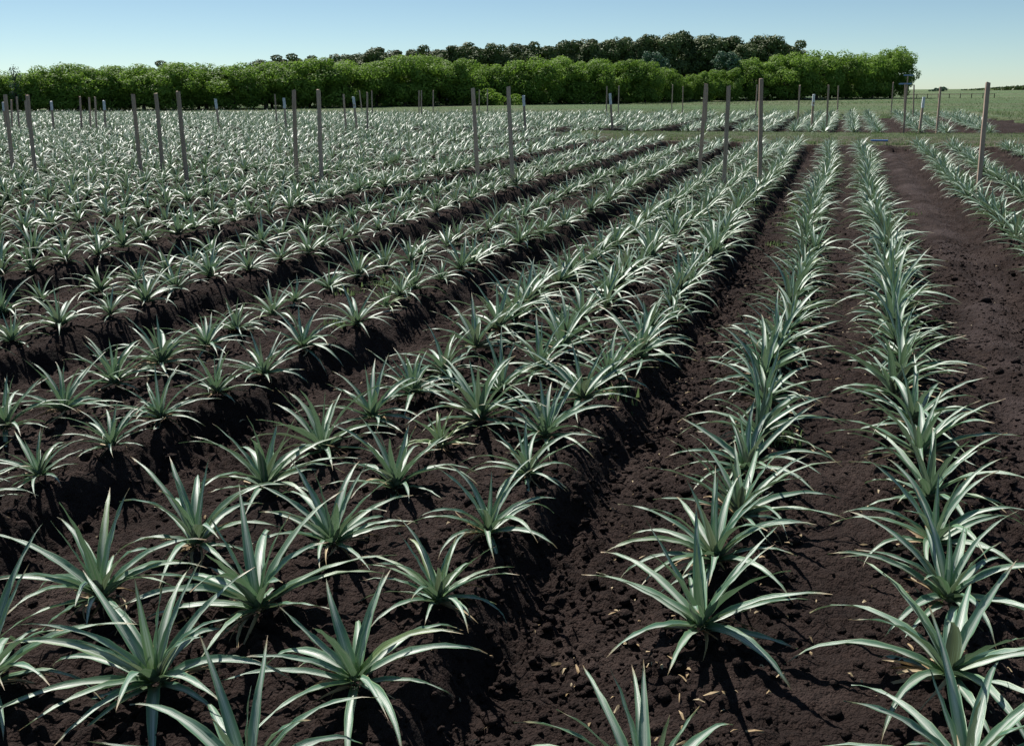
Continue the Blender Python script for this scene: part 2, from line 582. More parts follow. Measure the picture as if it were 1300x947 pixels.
# ---------------------------------------------------------------- pineapple plants
def rosette(seed, nleaf, nseg, nac, small=1.0, spread=1.0, only=None):
    """vertices, quads, uv, vary of one plant's leaves"""
    r = np.random.default_rng(seed)
    s = np.linspace(0, 1, nseg + 1)
    ac = np.linspace(-1, 1, nac + 1)
    parts = []
    phase = r.uniform(0, 6.28)
    for i in range(nleaf):
        q = (i + 0.5) / nleaf                       # 0 outermost .. 1 heart
        phi = phase + i * 2.39996 + r.normal(0, 0.16)
        L = np.interp(q, [0, .2, .5, .8, 1], [.38, .56, .62, .56, .40]) * r.uniform(.80, 1.12) * small
        e0 = np.interp(q, [0, .25, .6, .85, 1], [10, 28, 45, 66, 83]) + r.normal(0, 8)
        drp = np.interp(q, [0, .25, .6, .85, 1], [44, 68, 66, 36, 10]) * r.uniform(.6, 1.35) * spread
        wid = np.interp(q, [0, .3, .8, 1], [.019, .026, .026, .019]) * r.uniform(.82, 1.15) * (small ** .5)
        ev = np.radians(e0 - drp * s ** 1.35)
        ds = L / nseg
        rad = 0.018 + np.concatenate([[0], np.cumsum(np.cos(ev[:-1]) * ds)])
        zz = 0.015 + 0.055 * q + np.concatenate([[0], np.cumsum(np.sin(ev[:-1]) * ds)])
        side = r.normal(0, 0.10)
        ph = phi + side * s ** 1.6
        w = wid * np.clip(1.0 - s ** 2.3, 0.015, 1) * (0.82 + 0.18 * np.sin(np.pi * np.minimum(s * 1.6, 1)))
        tw = r.normal(0, 0.28) * s + r.normal(0, .08)
        chan = np.interp(s, [0, .3, 1], [.75, .55, .35])
        # local frame along the rib
        tx, tz = np.cos(ev), np.sin(ev)
        nxr, nzr = -tz, tx                          # upward normal in the radial plane
        P = np.zeros((nseg + 1, nac + 1, 3))
        for j, a in enumerate(ac):
            lat = a * w * np.cos(tw)
            up = chan * w * (a * a) + a * w * np.sin(tw)
            if nac >= 4:
                up = up + 0.0035 * np.sin(s * r.uniform(18, 30) + r.uniform(0, 6)) * abs(a)
            rr = rad + nxr * up
            P[:, j, 0] = rr * np.cos(ph) - lat * np.sin(ph)
            P[:, j, 1] = rr * np.sin(ph) + lat * np.cos(ph)
            P[:, j, 2] = zz + nzr * up
        V = P.reshape(-1, 3)
        k = nac + 1
        idx = (np.arange(nseg)[:, None] * k + np.arange(nac)[None, :])
        # lateral axis is +phi, so order for an upward facing normal
        Q = np.stack([idx, idx + k, idx + k + 1, idx + 1], -1).reshape(-1, 4)
        U = np.stack([np.repeat((ac[None, :] + 1) / 2, nseg + 1, 0), np.repeat(s[:, None], k, 1)], -1).reshape(-1, 2)
        parts.append((V, Q, U, np.full(len(V), np.clip(r.normal(.42, .2), 0, .93))))
    return join_arrays(parts)


def dead_leaves(seed, n=12):
    """short shrivelled tan leaves low around the stem"""
    r = np.random.default_rng(seed)
    parts = []
    for i in range(n):
        phi = r.uniform(0, 6.28)
        ns = 5
        s = np.linspace(0, 1, ns + 1)
        L = r.uniform(.10, .34)
        ev = np.radians(r.uniform(5, 35) - r.uniform(40, 90) * s)
        rad = .02 + np.concatenate([[0], np.cumsum(np.cos(ev[:-1]) * L / ns)])
        zz = .02 + np.concatenate([[0], np.cumsum(np.sin(ev[:-1]) * L / ns)])
        zz = np.maximum(zz, -0.045)
        w = .009 * (1 - s ** 2 * .9)
        ph = phi + r.normal(0, .5) * s
        tw = r.uniform(-1.4, 1.4) * s * 2
        V = []
        for a in (-1, 0, 1):
            V.append(np.stack([rad * np.cos(ph) - a * w * np.cos(tw) * np.sin(ph),
                               rad * np.sin(ph) + a * w * np.cos(tw) * np.cos(ph),
                               zz + a * w * np.sin(tw) + .006 * abs(a)], -1))
        V = np.stack(V, 1).reshape(-1, 3)
        idx = (np.arange(ns)[:, None] * 3 + np.arange(2)[None, :])
        Q = np.stack([idx, idx + 3, idx + 4, idx + 1], -1).reshape(-1, 4)
        parts.append((V, Q, np.zeros((len(V), 2)), np.full(len(V), r.uniform(0, 1))))
    return join_arrays(parts)


# measured plants of the nearest rows: (x, y); each row then goes on to its end
rows = [  # (name, x, measured, end)
    ('second row right of the wide rutted furrow', 3.45, []),
    ('row along the right edge of the wide rutted furrow', 2.45, []),
    ('row along the left edge of the wide rutted furrow', 0.57,
     [(.53, 2.55), (.52, 3.15), (.52, 3.78), (.57, 4.42), (.56, 5.01), (.57, 5.60), (.56, 6.25), (.57, 6.92)]),
    ('second row left of the wide rutted furrow', -0.43,
     [(-.47, 2.70), (-.44, 3.86), (-.45, 4.48), (-.41, 5.06), (-.42, 5.70), (-.43, 6.40), (-.43, 7.10)]),
    ('right row of the three-row bed', -1.65,
     [(-1.72, 2.42), (-1.66, 3.07), (-1.60, 3.74), (-1.62, 4.48), (-1.66, 5.30), (-1.75, 5.97), (-1.70, 6.80)]),
    ('middle row of the three-row bed', -2.33,
     [(-2.41, 2.84), (-2.33, 3.45), (-2.32, 4.12), (-2.35, 4.93), (-2.34, 5.64), (-2.27, 6.16), (-2.36, 6.85)]),
    ('left row of the three-row bed', -3.03,
     [(-3.03, 2.62), (-3.04, 3.29), (-2.96, 3.88), (-3.06, 4.66), (-3.03, 5.30), (-3.03, 6.02)]),
    ('right row of the first two-row bed left of it', -4.42,
     [(-4.45, 3.86), (-4.47, 4.46), (-4.38, 4.98), (-4.46, 5.59), (-4.42, 6.20), (-4.39, 6.82), (-4.47, 7.56),
      (-4.39, 8.47), (-4.42, 9.21), (-4.50, 9.75), (-4.57, 10.26), (-4.49, 10.89)]),
    ('left row', -5.40,
     [(-5.30, 4.55), (-5.28, 5.02), (-5.23, 5.50), (-5.32, 6.15), (-5.31, 6.71), (-5.29, 7.32), (-5.40, 7.95),
      (-5.41, 8.61), (-5.54, 9.30), (-5.56, 10.08), (-5.5, 10.7)]),
    ('b2r', -7.10, [(-7.2, 6.4), (-7.22, 7.06), (-7.14, 7.60), (-7.06, 8.20), (-7.13, 8.85), (-7.2, 9.5), (-7.30, 10.27)]),
    ('b2l', -8.05, [(-8.2, 7.4), (-8.2, 7.95), (-8.25, 8.54)]),
]
DISPLAY = {7: ('right', 'first'), 8: ('left', 'first'), 9: ('right', 'second'), 10: ('left', 'second')}
NB = ['third', 'fourth', 'fifth', 'sixth', 'seventh', 'eighth', 'ninth', 'tenth', 'eleventh', 'twelfth',
      'thirteenth', 'fourteenth', 'fifteenth', 'sixteenth']
for i in range(30):
    c = -10.38 - 2.66 * i
    rows.append(('n', c + 0.46, []))
    rows.append(('n', c - 0.46, []))
rows.append(('third row right of the wide rutted furrow', 5.25, []))
rows.append(('fourth row right of the wide rutted furrow', 6.3, []))
rows.append(('fifth row', 8.4, []))


def row_label(i):
    if i < 7 or i >= 71:
        return rows[i][0]
    if i < 11:
        a, b = DISPLAY[i]
    else:
        k, s = divmod(i - 11, 2)
        a, b = ('right', 'left')[s], NB[min(k, 13)]
    return '%s row, %s two-row bed left of the three-row bed' % (a, b)


plants = []          # x, y, row index (or -1 for the far field)
for ri, (nm, x0, meas) in enumerate(rows):
    pts = list(meas)
    y = (meas[-1][1] if meas else 1.2 + rng.uniform(0, .6))
    e = near_end(np.array([x0]))[0] - 0.3
    while True:
        y += 0.60 + rng.normal(0, .045)
        if y > e:
            break
        if rng.random() < 0.012:
            continue
        pts.append((x0 + rng.normal(0, .045) + 0.05 * math.sin(y * .4 + ri), y))
    plants += [(a, b, ri) for a, b in pts]
    # the second field, beyond the path: same rows shifted to the right
    if x0 < 6:
        y = 48.2 + rng.uniform(0, .5)
        while y < 74.6:
            if x0 + .75 < 6.3 or y > 60:
                plants.append((x0 + .75 + rng.normal(0, .05), y, -1))
            y += 0.62 + rng.normal(0, .05)
for x0 in (6.9, ):
    y = 60
    while y < 74.5:
        plants.append((x0 + rng.normal(0, .05), y, -1))
        y += .62 + rng.normal(0, .05)


def gz(x, y):
    return float(terrain(x, y))


BASE = -0.055        # height of the plants' feet: the beds lie a little under the datum


info = []
for (x, y, ri) in plants:
    d = x * FW[0] + y * FW[1]
    if d < 0.6:
        continue
    u, v, dep = proj(x, y, gz(x, y) + .1)
    m = 0.42 * F / dep
    inframe = -m < u < 1300 + m and v - 0.35 * F / dep < 947 and v > 90
    keep = -m - 900 / dep * 2 < u < 1300 + m + 900 / dep * 2
    if inframe:
        info.append((dep, x, y, ri, True))
    elif keep:
        info.append((dep, x, y, ri, False))
info.sort()
seen = [p for p in info if p[4]]
indiv = seen[:300]
rest = seen[300:] + [p for p in info if not p[4]]
print('plants in frame', len(seen), 'rest', len(rest), 'depth of 300th %.1f' % indiv[-1][0])

HI = [mesh_np('pineapple_leaves', *rosette(100 + i, 18 + i % 9, 12, 4, 1.0, .85 + .07 * (i % 5))[:2], M_PINE, *rosette(100 + i, 18 + i % 9, 12, 4, 1.0, .85 + .07 * (i % 5))[2:]) for i in range(24)]
DEAD = [mesh_np('pineapple_dead_leaves', *dead_leaves(300 + i)[:2], M_DEAD, *dead_leaves(300 + i)[2:]) for i in range(5)]
MI = [mesh_np('pineapple_leaves_mid', *rosette(100 + i, 18 + i % 9, 8, 2, 1.0, .85 + .07 * (i % 5))[:2], M_PINE, *rosette(100 + i, 18 + i % 9, 8, 2, 1.0, .85 + .07 * (i % 5))[2:]) for i in range(24)]
# a small, young, yellow-green plant
yg = rosette(77, 17, 8, 4, small=.62)
YG = mesh_np('young_pineapple_leaves', yg[0], yg[1], M_PINE, yg[2], np.full(len(yg[0]), 1.08))

rowcount = {}
GROUP = 'pineapple plants set out in rows'
young_at = [(-4.42, 9.21), (-2.34, 5.64)]
order = sorted(indiv, key=lambda p: (p[3], p[2]))
for (dep, x, y, ri, _) in order:
    rowcount[ri] = rowcount.get(ri, 0) + 1
    lab = '%s plant from the front, %s' % (ordinal(rowcount[ri]), row_label(ri))
    young = any(abs(x - a) < .02 and abs(y - b) < .02 for a, b in young_at)
    if young:
        lab = 'small yellow-green young plant in the %s' % ('middle row of the three-row bed' if x > -4 else 'right row of the first two-row bed')
    sc = (0.82 if -9 < x < -4 else .95) * rng.choice([.78, .92, 1.0, 1.03, 1.1]) * rng.uniform(.92, 1.06)
    rz = rng.uniform(0, 6.28)
    k = int(rng.integers(24))
    base = (x, y, gz(x, y) + BASE + float(rng.normal(-.01, .01)))
    if dep < 9.5:
        root = bpy.data.objects.new('pineapple_plant', None)
        COL.objects.link(root)
        root.empty_display_size = .2
        root.location = base
        root.rotation_euler = (rng.normal(0, .09), rng.normal(0, .09), rz)
        root.scale = (sc, sc, sc)
        obj('leaves', YG if young else HI[k], root)
        obj('dead_leaves', DEAD[int(rng.integers(5))], root)
    else:
        root = obj('pineapple_plant', YG if young else MI[k], None, base, rz, sc)
        root.rotation_euler = (rng.normal(0, .09), rng.normal(0, .09), rz)
    tag(root, lab, 'pineapple plant', GROUP)

# all the others: one mesh
LOD1 = [rosette(500 + i, 24, 6, 2) for i in range(8)]
LOD2 = [rosette(600 + i, 21, 5, 1) for i in range(8)]


def scatter_join(items, lods):
    parts = []
    for (x, y, z, rz, sc, k, dv) in items:
        V, Q, U, A = lods[k]
        c, s = math.cos(rz) * sc, math.sin(rz) * sc
        W_ = np.empty_like(V)
        W_[:, 0] = V[:, 0] * c - V[:, 1] * s + x
        W_[:, 1] = V[:, 0] * s + V[:, 1] * c + y
        W_[:, 2] = V[:, 2] * sc + z
        parts.append((W_.astype(np.float32), Q, U.astype(np.float32), np.clip(A + dv, 0, .95).astype(np.float32)))
    return join_arrays(parts)


it1, it2 = [], []
for (dep, x, y, ri, _) in rest:
    e = (x, y, gz(x, y) + BASE, rng.uniform(0, 6.28), rng.uniform(.84, 1.1) * (1.12 if y > 45 else 1.0 if x < -9 else .86 if x < -4 else .92), int(rng.integers(8)), rng.normal(0, .08))
    (it1 if dep < 30 else it2).append(e)
big = join_arrays([scatter_join(it1, LOD1), scatter_join(it2, LOD2)])
o = obj('pineapple_crop', mesh_np('pineapple_crop', big[0], big[1], M_PINE, big[2], big[3]))
tag(o, 'distant mass of grey-green pineapple plants filling the rest of the field', 'pineapple crop', None, 'stuff')

# ---------------------------------------------------------------- clods and litter on the soil
def rock(seed, n=2):
    import bmesh
    bm = bmesh.new()
    bmesh.ops.create_icosphere(bm, subdivisions=1, radius=1)
    r = np.random.default_rng(seed)
    V = np.array([v.co[:] for v in bm.verts])
    Fc = np.array([[v.index for v in f.verts] for f in bm.faces])
    bm.free()
    V = V * (1 + r.normal(0, .17, (len(V), 1)))
    V[:, 2] *= .75
    return V, Fc


# height lookup for things lying on the soil
def soil_z(x, y):
    return soil_height(np.array(x), np.array(y))


rocks = [rock(i) for i in range(10)]
nclod = 26000
cx_ = np.concatenate([rng.uniform(-9, 4, nclod // 2), -1.03 + rng.normal(0, .4, nclod // 4), 1.5 + rng.normal(0, .7, nclod // 4)])
cy_ = 1.9 + (rng.random(len(cx_)) ** 1.8) * 15
cz_ = soil_z(cx_, cy_)
Vs, Qs, off = [], [], 0
for x, y, z in zip(cx_, cy_, cz_):
    V, Fc = rocks[int(rng.integers(10))]
    a = rng.uniform(0, 6.28)
    sc = np.exp(rng.normal(-4.45, .50))
    Wv = np.stack([(V[:, 0] * math.cos(a) - V[:, 1] * math.sin(a)) * sc + x,
                   (V[:, 0] * math.sin(a) + V[:, 1] * math.cos(a)) * sc + y, V[:, 2] * sc + z + sc * .1], -1)
    Vs.append(Wv)
    Qs.append(Fc + off)
    off += len(V)
o = obj('soil_clods', mesh_np('soil_clods', np.concatenate(Vs), np.concatenate(Qs), M_SOIL))
tag(o, 'loose crumbly dark brown clods lying on the tilled soil', 'soil clods', None, 'stuff')

parts = []
nlit = 1100
lx = np.concatenate([-.43 + rng.normal(0, .2, 420), .57 + rng.normal(0, .2, 260), -1.1 + rng.normal(0, .25, 180), rng.uniform(-8, 3.5, 240)])
ly = 2.2 + rng.random(nlit) ** 1.5 * 14
lz = soil_z(lx, ly)
for x, y, z in zip(lx, ly, lz):
    a = rng.uniform(0, 6.28)
    L, w = np.exp(rng.normal(-4.35, .55)), rng.uniform(.0015, .005)
    V = np.array([[-L, -w, 0], [-L, w, .003], [0, -w * 1.5, .008], [0, w * 1.3, .010], [L, -w * .4, .002], [L, w * .5, .006]])
    V[:, 2] += rng.normal(0, .003, 6) + .006
    c, s = math.cos(a), math.sin(a)
    V = np.stack([V[:, 0] * c - V[:, 1] * s + x, V[:, 0] * s + V[:, 1] * c + y, V[:, 2] + z], -1)
    parts.append((V, np.array([[0, 2, 3, 1], [2, 4, 5, 3]]), np.zeros((6, 2)), np.full(6, rng.uniform(.3, 1))))
V, Q, U, A = join_arrays(parts)
o = obj('leaf_litter', mesh_np('leaf_litter', V, Q, M_DEAD, None, A, False))
tag(o, 'scattered tan scraps of dry leaf on the dark soil', 'leaf litter', None, 'stuff')


# ---------------------------------------------------------------- grass tufts
def blades(px, py, pz, hmin, hmax, nb=4):
    parts = []
    n = len(px)
    P = []
    vv = []
    for b in range(nb):
        a = rng.uniform(0, 6.28, n)
        h = rng.uniform(hmin, hmax, n)
        w = .012 + h * .06
        ln = rng.uniform(-.5, .5, n) * h
        ca, sa = np.cos(a), np.sin(a)
        ox, oy = rng.normal(0, .05, n), rng.normal(0, .05, n)
        x, y = px + ox, py + oy
        v0 = np.stack([x - w * ca, y - w * sa, pz - .03], -1)
        v1 = np.stack([x + w * ca, y + w * sa, pz - .03], -1)
        v2 = np.stack([x + w * .2 * ca - sa * ln, y + w * .2 * sa + ca * ln, pz + h], -1)
        v3 = np.stack([x - w * .2 * ca - sa * ln, y - w * .2 * sa + ca * ln, pz + h], -1)
        P.append(np.stack([v0, v1, v2, v3], 1).reshape(-1, 3))
        vv.append(np.repeat(rng.random(n), 4))
    V = np.concatenate(P)
    Q = np.arange(len(V)).reshape(-1, 4)
    return V, Q, np.concatenate(vv)


n = 9000
gx = -12.5 + 27.5 * rng.random(n)
y0 = near_end(gx) + .3
gy = y0 + (48.2 - y0) * rng.random(n)
V, Q, A = blades(gx, gy, terrain(gx, gy), .02, .085)
o = obj('path_grass', mesh_np('path_grass', V, Q, M_GRASS, None, A))
tag(o, 'short rough grass growing on the path across the rows', 'grass', None, 'stuff')
nw = 26
wx = np.concatenate([-.85 + rng.normal(0, .12, 14), rng.uniform(-8, 3.5, 12)])
wy = np.concatenate([rng.uniform(16, 24, 14), rng.uniform(6, 26, 12)])
wx = np.repeat(wx, 14) + rng.normal(0, .06, nw * 14)
wy = np.repeat(wy, 14) + rng.normal(0, .08, nw * 14)
V, Q, A = blades(wx, wy, soil_z(wx, wy), .02, .07)
o = obj('weeds', mesh_np('weeds', V, Q, M_GRASS, None, A))
tag(o, 'small green weed seedlings sprouting in the furrows', 'weeds', None, 'stuff')
n = 26000
gx = rng.uniform(-95, 32, n)
gy = np.where(rng.random(n) < .25, 75.2 + np.abs(rng.normal(0, 1.2, n)), rng.uniform(75, 155, n))
ok_ = ~((gx > 6) & (gy < 84))
gx, gy = gx[ok_], gy[ok_]
n = len(gx)
k = np.ones(n, bool)
gx2 = rng.uniform(9, 24, 3000)
gy2 = rng.uniform(58, 84, 3000)
k2 = gx2 > far_right(gy2) + .2
gx = np.concatenate([gx[k], gx2[k2]])
gy = np.concatenate([gy[k], gy2[k2]])
V, Q, A = blades(gx, gy, terrain(gx, gy), .04, .16, 3)
o = obj('meadow_grass', mesh_np('meadow_grass', V, Q, M_GRASS, None, A))
tag(o, 'pale green meadow grass between the crop and the trees', 'grass', None, 'stuff')


# ---------------------------------------------------------------- stakes
def stake_mesh(name, h, w, z0, m, seed, taper=.94):
    r = np.random.default_rng(seed)
    zs = np.linspace(z0, h, 9)
    ring = []
    ch = .12
    base = [(-1, -1 + ch), (-1 + ch, -1), (1 - ch, -1), (1, -1 + ch), (1, 1 - ch), (1 - ch, 1), (-1 + ch, 1), (-1, 1 - ch)]
    V = []
    for z in zs:
        t = 1 - (1 - taper) * max(0, z) / max(h, .1)
        ox, oy = r.normal(0, w * .03, 2)
        for (a, b) in base:
            V.append((a * w / 2 * t + ox, b * w / 2 * .85 * t + oy, z))
    V = np.array(V)
    V[-8:, 2] += r.normal(0, .012, 8)
    Fs = []
    nz = len(zs)
    for i in range(nz - 1):
        for j in range(8):
            a, b = i * 8 + j, i * 8 + (j + 1) % 8
            Fs.append((a, b, b + 8, a + 8))
    me_ = bpy.data.meshes.new(name)
    Fs.append(tuple(range(8))[::-1])
    Fs.append(tuple(range((nz - 1) * 8, nz * 8)))
    me_.from_pydata([tuple(v) for v in V], [], Fs)
    me_.materials.append(m)
    return me_


NEAR = [(17.4, 207, 7, 121), (45, 208, 34.5, 121), (179.4, 207.5, 169.7, 120), (207.5, 207.5, 198, 119), (238, 219.5, 227.4, 116),
        (376.8, 217, 373, 115), (408.5, 218.6, 405, 115), (606.8, 216, 600.3, 112), (651, 220, 645, 111),
        (886.4, 222, 896.5, 107), (918.6, 227, 925, 110), (963.9, 225.5, 966.7, 100), (1241.5, 228.5, 1254.6, 105)]
MID = [(8, 163, 4, 130, 1), (15.5, 163, 14, 127, 0), (25, 163, 21, 123, 0), (36, 164.5, 31.5, 128, 0), (68.5, 163, 65, 129, 1),
       (104, 164.5, 101.5, 123, 0), (115.5, 164.5, 113, 124, 0), (123, 164.5, 120.5, 123, 0), (134.5, 164.5, 131.5, 128, 1),
       (278.7, 163.6, 273.6, 126, 1), (363.8, 164.5, 360.5, 125, 1), (439.4, 165.3, 436.5, 120, 0), (453.3, 165.3, 449, 123.5, 1),
       (466.5, 165.3, 466.5, 118, 0), (667, 163.6, 664.5, 121.5, 1), (777.5, 162, 774, 119, 1), (896, 163, 898, 112, 0),
       (1012, 165, 1015.5, 108.5, 0), (1030, 167, 1033.3, 120.5, 1), (1049, 168, 1052, 108.5, 0), (1147, 167, 1151.5, 110, 0),
       (1167, 169, 1173, 123.5, 1), (1189, 168, 1194, 110.5, 0)]
FARP = [(351.5, 153.5, 349, 120), (460, 141, 456.3, 115), (472.8, 144, 472, 115.5), (532, 143.3, 531.6, 115), (534.9, 144, 534.9, 115),
        (550, 141.6, 550.3, 115), (608, 140.8, 608.5, 114), (618.8, 140.8, 618.8, 113), (769.5, 144, 770.6, 110), (784.7, 145, 785.5, 109.5),
        (852.5, 139, 854, 108), (866.5, 139, 867, 110), (959, 144, 961.5, 108), (1063, 141, 1064.5, 109), (1131, 141, 1134, 105),
        (1147.5, 142.5, 1149, 107), (1159, 145.5, 1160.5, 108)]


def add_stake(px, py, tx, ty, w, label, group, white, seed):
    x, y = G(px, py)
    z = gz(x, y)
    _, vb, dep = proj(x, y, z)
    # height: solve so that the top projects to ty
    h = 2.0
    for _ in range(12):
        u, v, _d = proj(x, y, z + h)
        h += (v - ty) * dep / F * .98
    u, v, _d = proj(x, y, z + h)
    lean = (tx - u) * dep / F / h
    lean = max(-.09, min(.09, lean))
    yaw = rng.normal(0.12, .15)
    z0 = -.3
    if white:
        root = bpy.data.objects.new('stake', None)
        COL.objects.link(root)
        root.empty_display_size = .3
        obj('post', stake_mesh('stake_post', h * .80, w, z0, M_WOOD, seed), root)
        top = obj('painted_top', stake_mesh('stake_top', h, w * 1.12, h * .70, M_WHITE, seed + 1, 1.0), root)
        root.location = (x, y, z)
    else:
        root = obj('stake', stake_mesh('stake', h, w, z0, M_WOOD, seed), None, (x, y, z))
    q = Matrix.Rotation(math.atan(lean), 3, (-FW[0] * -1, -FW[1] * -1, 0)) @ Matrix.Rotation(rng.normal(0, .012), 3, 'X') @ Matrix.Rotation(yaw, 3, 'Z')
    root.rotation_euler = q.to_euler()
    tag(root, label, 'stake', group)


GN, GM, GF = 'wooden stakes nearest the camera', 'stakes along the grass path', 'stakes at the far end of the field'
for i, (a, b, c, d) in enumerate(sorted(NEAR)):
    nm = ordinal(i + 1)
    lab = 'grey-brown wooden stake, %s from the left in the nearest, tallest-looking line' % nm
    if i == len(NEAR) - 1:
        lab = 'thick wooden stake alone at the far right, standing in the right-hand row'
    add_stake(a, b + 14, c, d, .085, lab, GN, False, 900 + i)
wi = gi = 0
for i, (a, b, c, d, wh) in enumerate(sorted(MID)):
    if wh:
        wi += 1
        lab = 'short dark stake with white painted top, %s of its kind from the left' % ordinal(wi)
    else:
        gi += 1
        lab = 'thin plain grey stake beside the grass path, %s plain one from left' % ordinal(gi)
    add_stake(a, b + (3 if a < 850 else 0), c, d, .10 if wh else .085, lab, GM, bool(wh), 1000 + i)
for i, (a, b, c, d) in enumerate(sorted(FARP)):
    add_stake(a, b + 5, c, d, .08, 'far thin stake before the trees, %s from left in the farthest line' % ordinal(i + 1), GF, False, 1100 + i)


# ---------------------------------------------------------------- small things
def box_mesh(name, boxes, m):
    V, Fs = [], []
    for (cx, cy, cz, sx, sy, sz) in boxes:
        o_ = len(V)
        b = min(sx, sy, sz) * .12
        for (z, k) in ((-sz / 2, b), (-sz / 2 + b, 0), (sz / 2 - b, 0), (sz / 2, b)):
            for (a, c) in ((-1, -1), (1, -1), (1, 1), (-1, 1)):
                V.append((cx + a * (sx / 2 - k), cy + c * (sy / 2 - k), cz + z))
        for i in range(3):
            for j in range(4):
                p, q = o_ + i * 4 + j, o_ + i * 4 + (j + 1) % 4
                Fs.append((p, q, q + 4, p + 4))
        Fs.append((o_ + 3, o_ + 2, o_ + 1, o_))
        Fs.append((o_ + 12, o_ + 13, o_ + 14, o_ + 15))
    me_ = bpy.data.meshes.new(name)
    me_.from_pydata(V, [], Fs)
    me_.materials.append(m)
    return me_


# blue plank on two little feet at the head of the wide furrow
x, y = G(1116, 181)
pl = bpy.data.objects.new('plank', None)
COL.objects.link(pl)
pl.location = (x, y, gz(x, y) - .08)
obj('board', box_mesh('plank_board', [(0, 0, .15, .62, .16, .05)], M_PBLUE), pl)
for s in (-1, 1):
    obj('block', box_mesh('plank_block', [(s * .22, 0, .03, .08, .14, .19)], M_WOOD), pl)
tag(pl, 'short blue plank lying at the far head of the wide rutted furrow', 'plank')

# post with two pale blue cross slats at the right end of the trees
x, y = G(1149, 141)
cp = bpy.data.objects.new('slatted_post', None)
COL.objects.link(cp)
cp.location = (x, y, gz(x, y))
obj('post', stake_mesh('slat_post', 2.75, .09, -.2, M_WOOD, 77), cp)
obj('slat', box_mesh('slat', [(0.05, -.06, 2.70, .75, .03, .10)], M_BLUE), cp)
obj('slat', box_mesh('slat_low', [(-.15, -.06, 2.06, .95, .03, .11)], M_BLUE), cp)
tag(cp, 'post with two pale blue cross slats at the right end of the tree row', 'post')


def jug(name, m, x, y, z, h):
    prof = [(0, 0), (.16, 0), (.18, .03), (.18, h * .65), (.14, h * .8), (.05, h * .88), (.05, h), (0, h)]
    ns = 14
    V = [(r_ * math.cos(2 * math.pi * j / ns), r_ * math.sin(2 * math.pi * j / ns), zz) for (r_, zz) in prof for j in range(ns)]
    Fs = [(i * ns + j, i * ns + (j + 1) % ns, (i + 1) * ns + (j + 1) % ns, (i + 1) * ns + j) for i in range(len(prof) - 1) for j in range(ns)]
    me_ = bpy.data.meshes.new(name)
    me_.from_pydata(V, [], Fs)
    me_.polygons.foreach_set('use_smooth', [True] * len(Fs))
    me_.materials.append(m)
    return obj(name, me_, None, (x, y, z))


x, y = G(571, 134.2)
zb = gz(x, y)
# they hang or stand on a low bench in the shade of the trees
bench = obj('bench', box_mesh('bench', [(0, 0, .55, 1.3, .4, .05), (-.5, 0, .25, .07, .34, .56), (.5, 0, .25, .07, .34, .56)], M_BARK), None, (x, y, zb))
tag(bench, 'low dark bench in the shade under the trees, holding two containers', 'bench')
tag(jug('plastic_container', M_WHITE, x - .3, y, zb + .58, .40), 'small white container in the shade under the trees, left of the blue one', 'container', 'containers under the trees')
tag(jug('plastic_container', M_PBLUE, x + .2, y, zb + .58, .42), 'small blue container in the shade under the trees, right of the white one', 'container', 'containers under the trees')

# low dark fence on the meadow at the right
x0, y0 = G(1150, 125.5)
x1, y1 = G(1262, 125.5)
fe = bpy.data.objects.new('rail_fence', None)
COL.objects.link(fe)
fe.location = (x0, y0, gz(x0, y0))
L = math.hypot(x1 - x0, y1 - y0)
fe.rotation_euler = (0, 0, math.atan2(y1 - y0, x1 - x0))
obj('rail', box_mesh('fence_rail', [(L / 2, 0, .55, L, .05, .06)], M_BARK), fe)
for i in range(9):
    obj('fence_post', box_mesh('fence_post', [(L * i / 8, .06, .25, .09, .06, .75)], M_BARK), fe)
tag(fe, 'low dark rail fence crossing the meadow right of the trees', 'fence')


# ---------------------------------------------------------------- trees
def crown_mesh(name, seed, m, rx, rz, zc, nblob, nleaf, leaf, flat=.35, blob=(.22, .40), low=-.9, under=False):
    """leaf-sized faces spread through clumps set on the shell of an ellipsoid (unit height scale in metres)"""
    r = np.random.default_rng(seed)
    C = []
    while len(C) < nblob:
        d = r.normal(0, 1, 3)
        d /= np.linalg.norm(d)
        if d[2] < low:
            continue
        k = r.uniform(.55, .92)
        # boxy-round outline, fuller shoulders
        sh = 1 / max(abs(d[2]) ** 1.0, (d[0] ** 2 + d[1] ** 2) ** .5) ** flat
        if under and d[2] < -.15:                    # the crown overhangs its own foot
            sh *= .86
        C.append((d[0] * rx * k * sh, d[1] * rx * k * sh, zc + d[2] * rz * k * min(sh, 1.15), r.uniform(*blob) * rz, r.random()))
    C = np.array(C)
    which = r.integers(0, nblob, nleaf)
    d = r.normal(0, 1, (nleaf, 3))
    d /= np.linalg.norm(d, axis=1)[:, None]
    rad = C[which, 3] * np.clip(r.normal(.93, .10, nleaf), .5, 1.15)
    P = C[which, :3] + d * rad[:, None] * np.array([1.15, 1.15, .85])
    nrm = d * 1.0 + r.normal(0, .42, (nleaf, 3)) + np.array([0, 0, .25])
    nrm /= np.linalg.norm(nrm, axis=1)[:, None]
    a = np.cross(nrm, r.normal(0, 1, (nleaf, 3)))
    a /= np.linalg.norm(a, axis=1)[:, None]
    b = np.cross(nrm, a)
    s = (leaf * r.uniform(.6, 1.35, nleaf))[:, None]
    V = np.stack([P - a * s * .5, P - b * s * .36 + nrm * s * .1, P + a * s * .6, P + b * s * .36 + nrm * s * .1], 1).reshape(-1, 3)
    k = V[:, 2] > 0.05
    V[:, 2] = np.maximum(V[:, 2], .05)
    Q = np.arange(len(V)).reshape(-1, 4)
    vary = np.repeat(np.clip(.6 * C[which, 4] + .4 * r.random(nleaf), 0, 1), 4)
    return mesh_np(name, V, Q, m, None, vary, False)


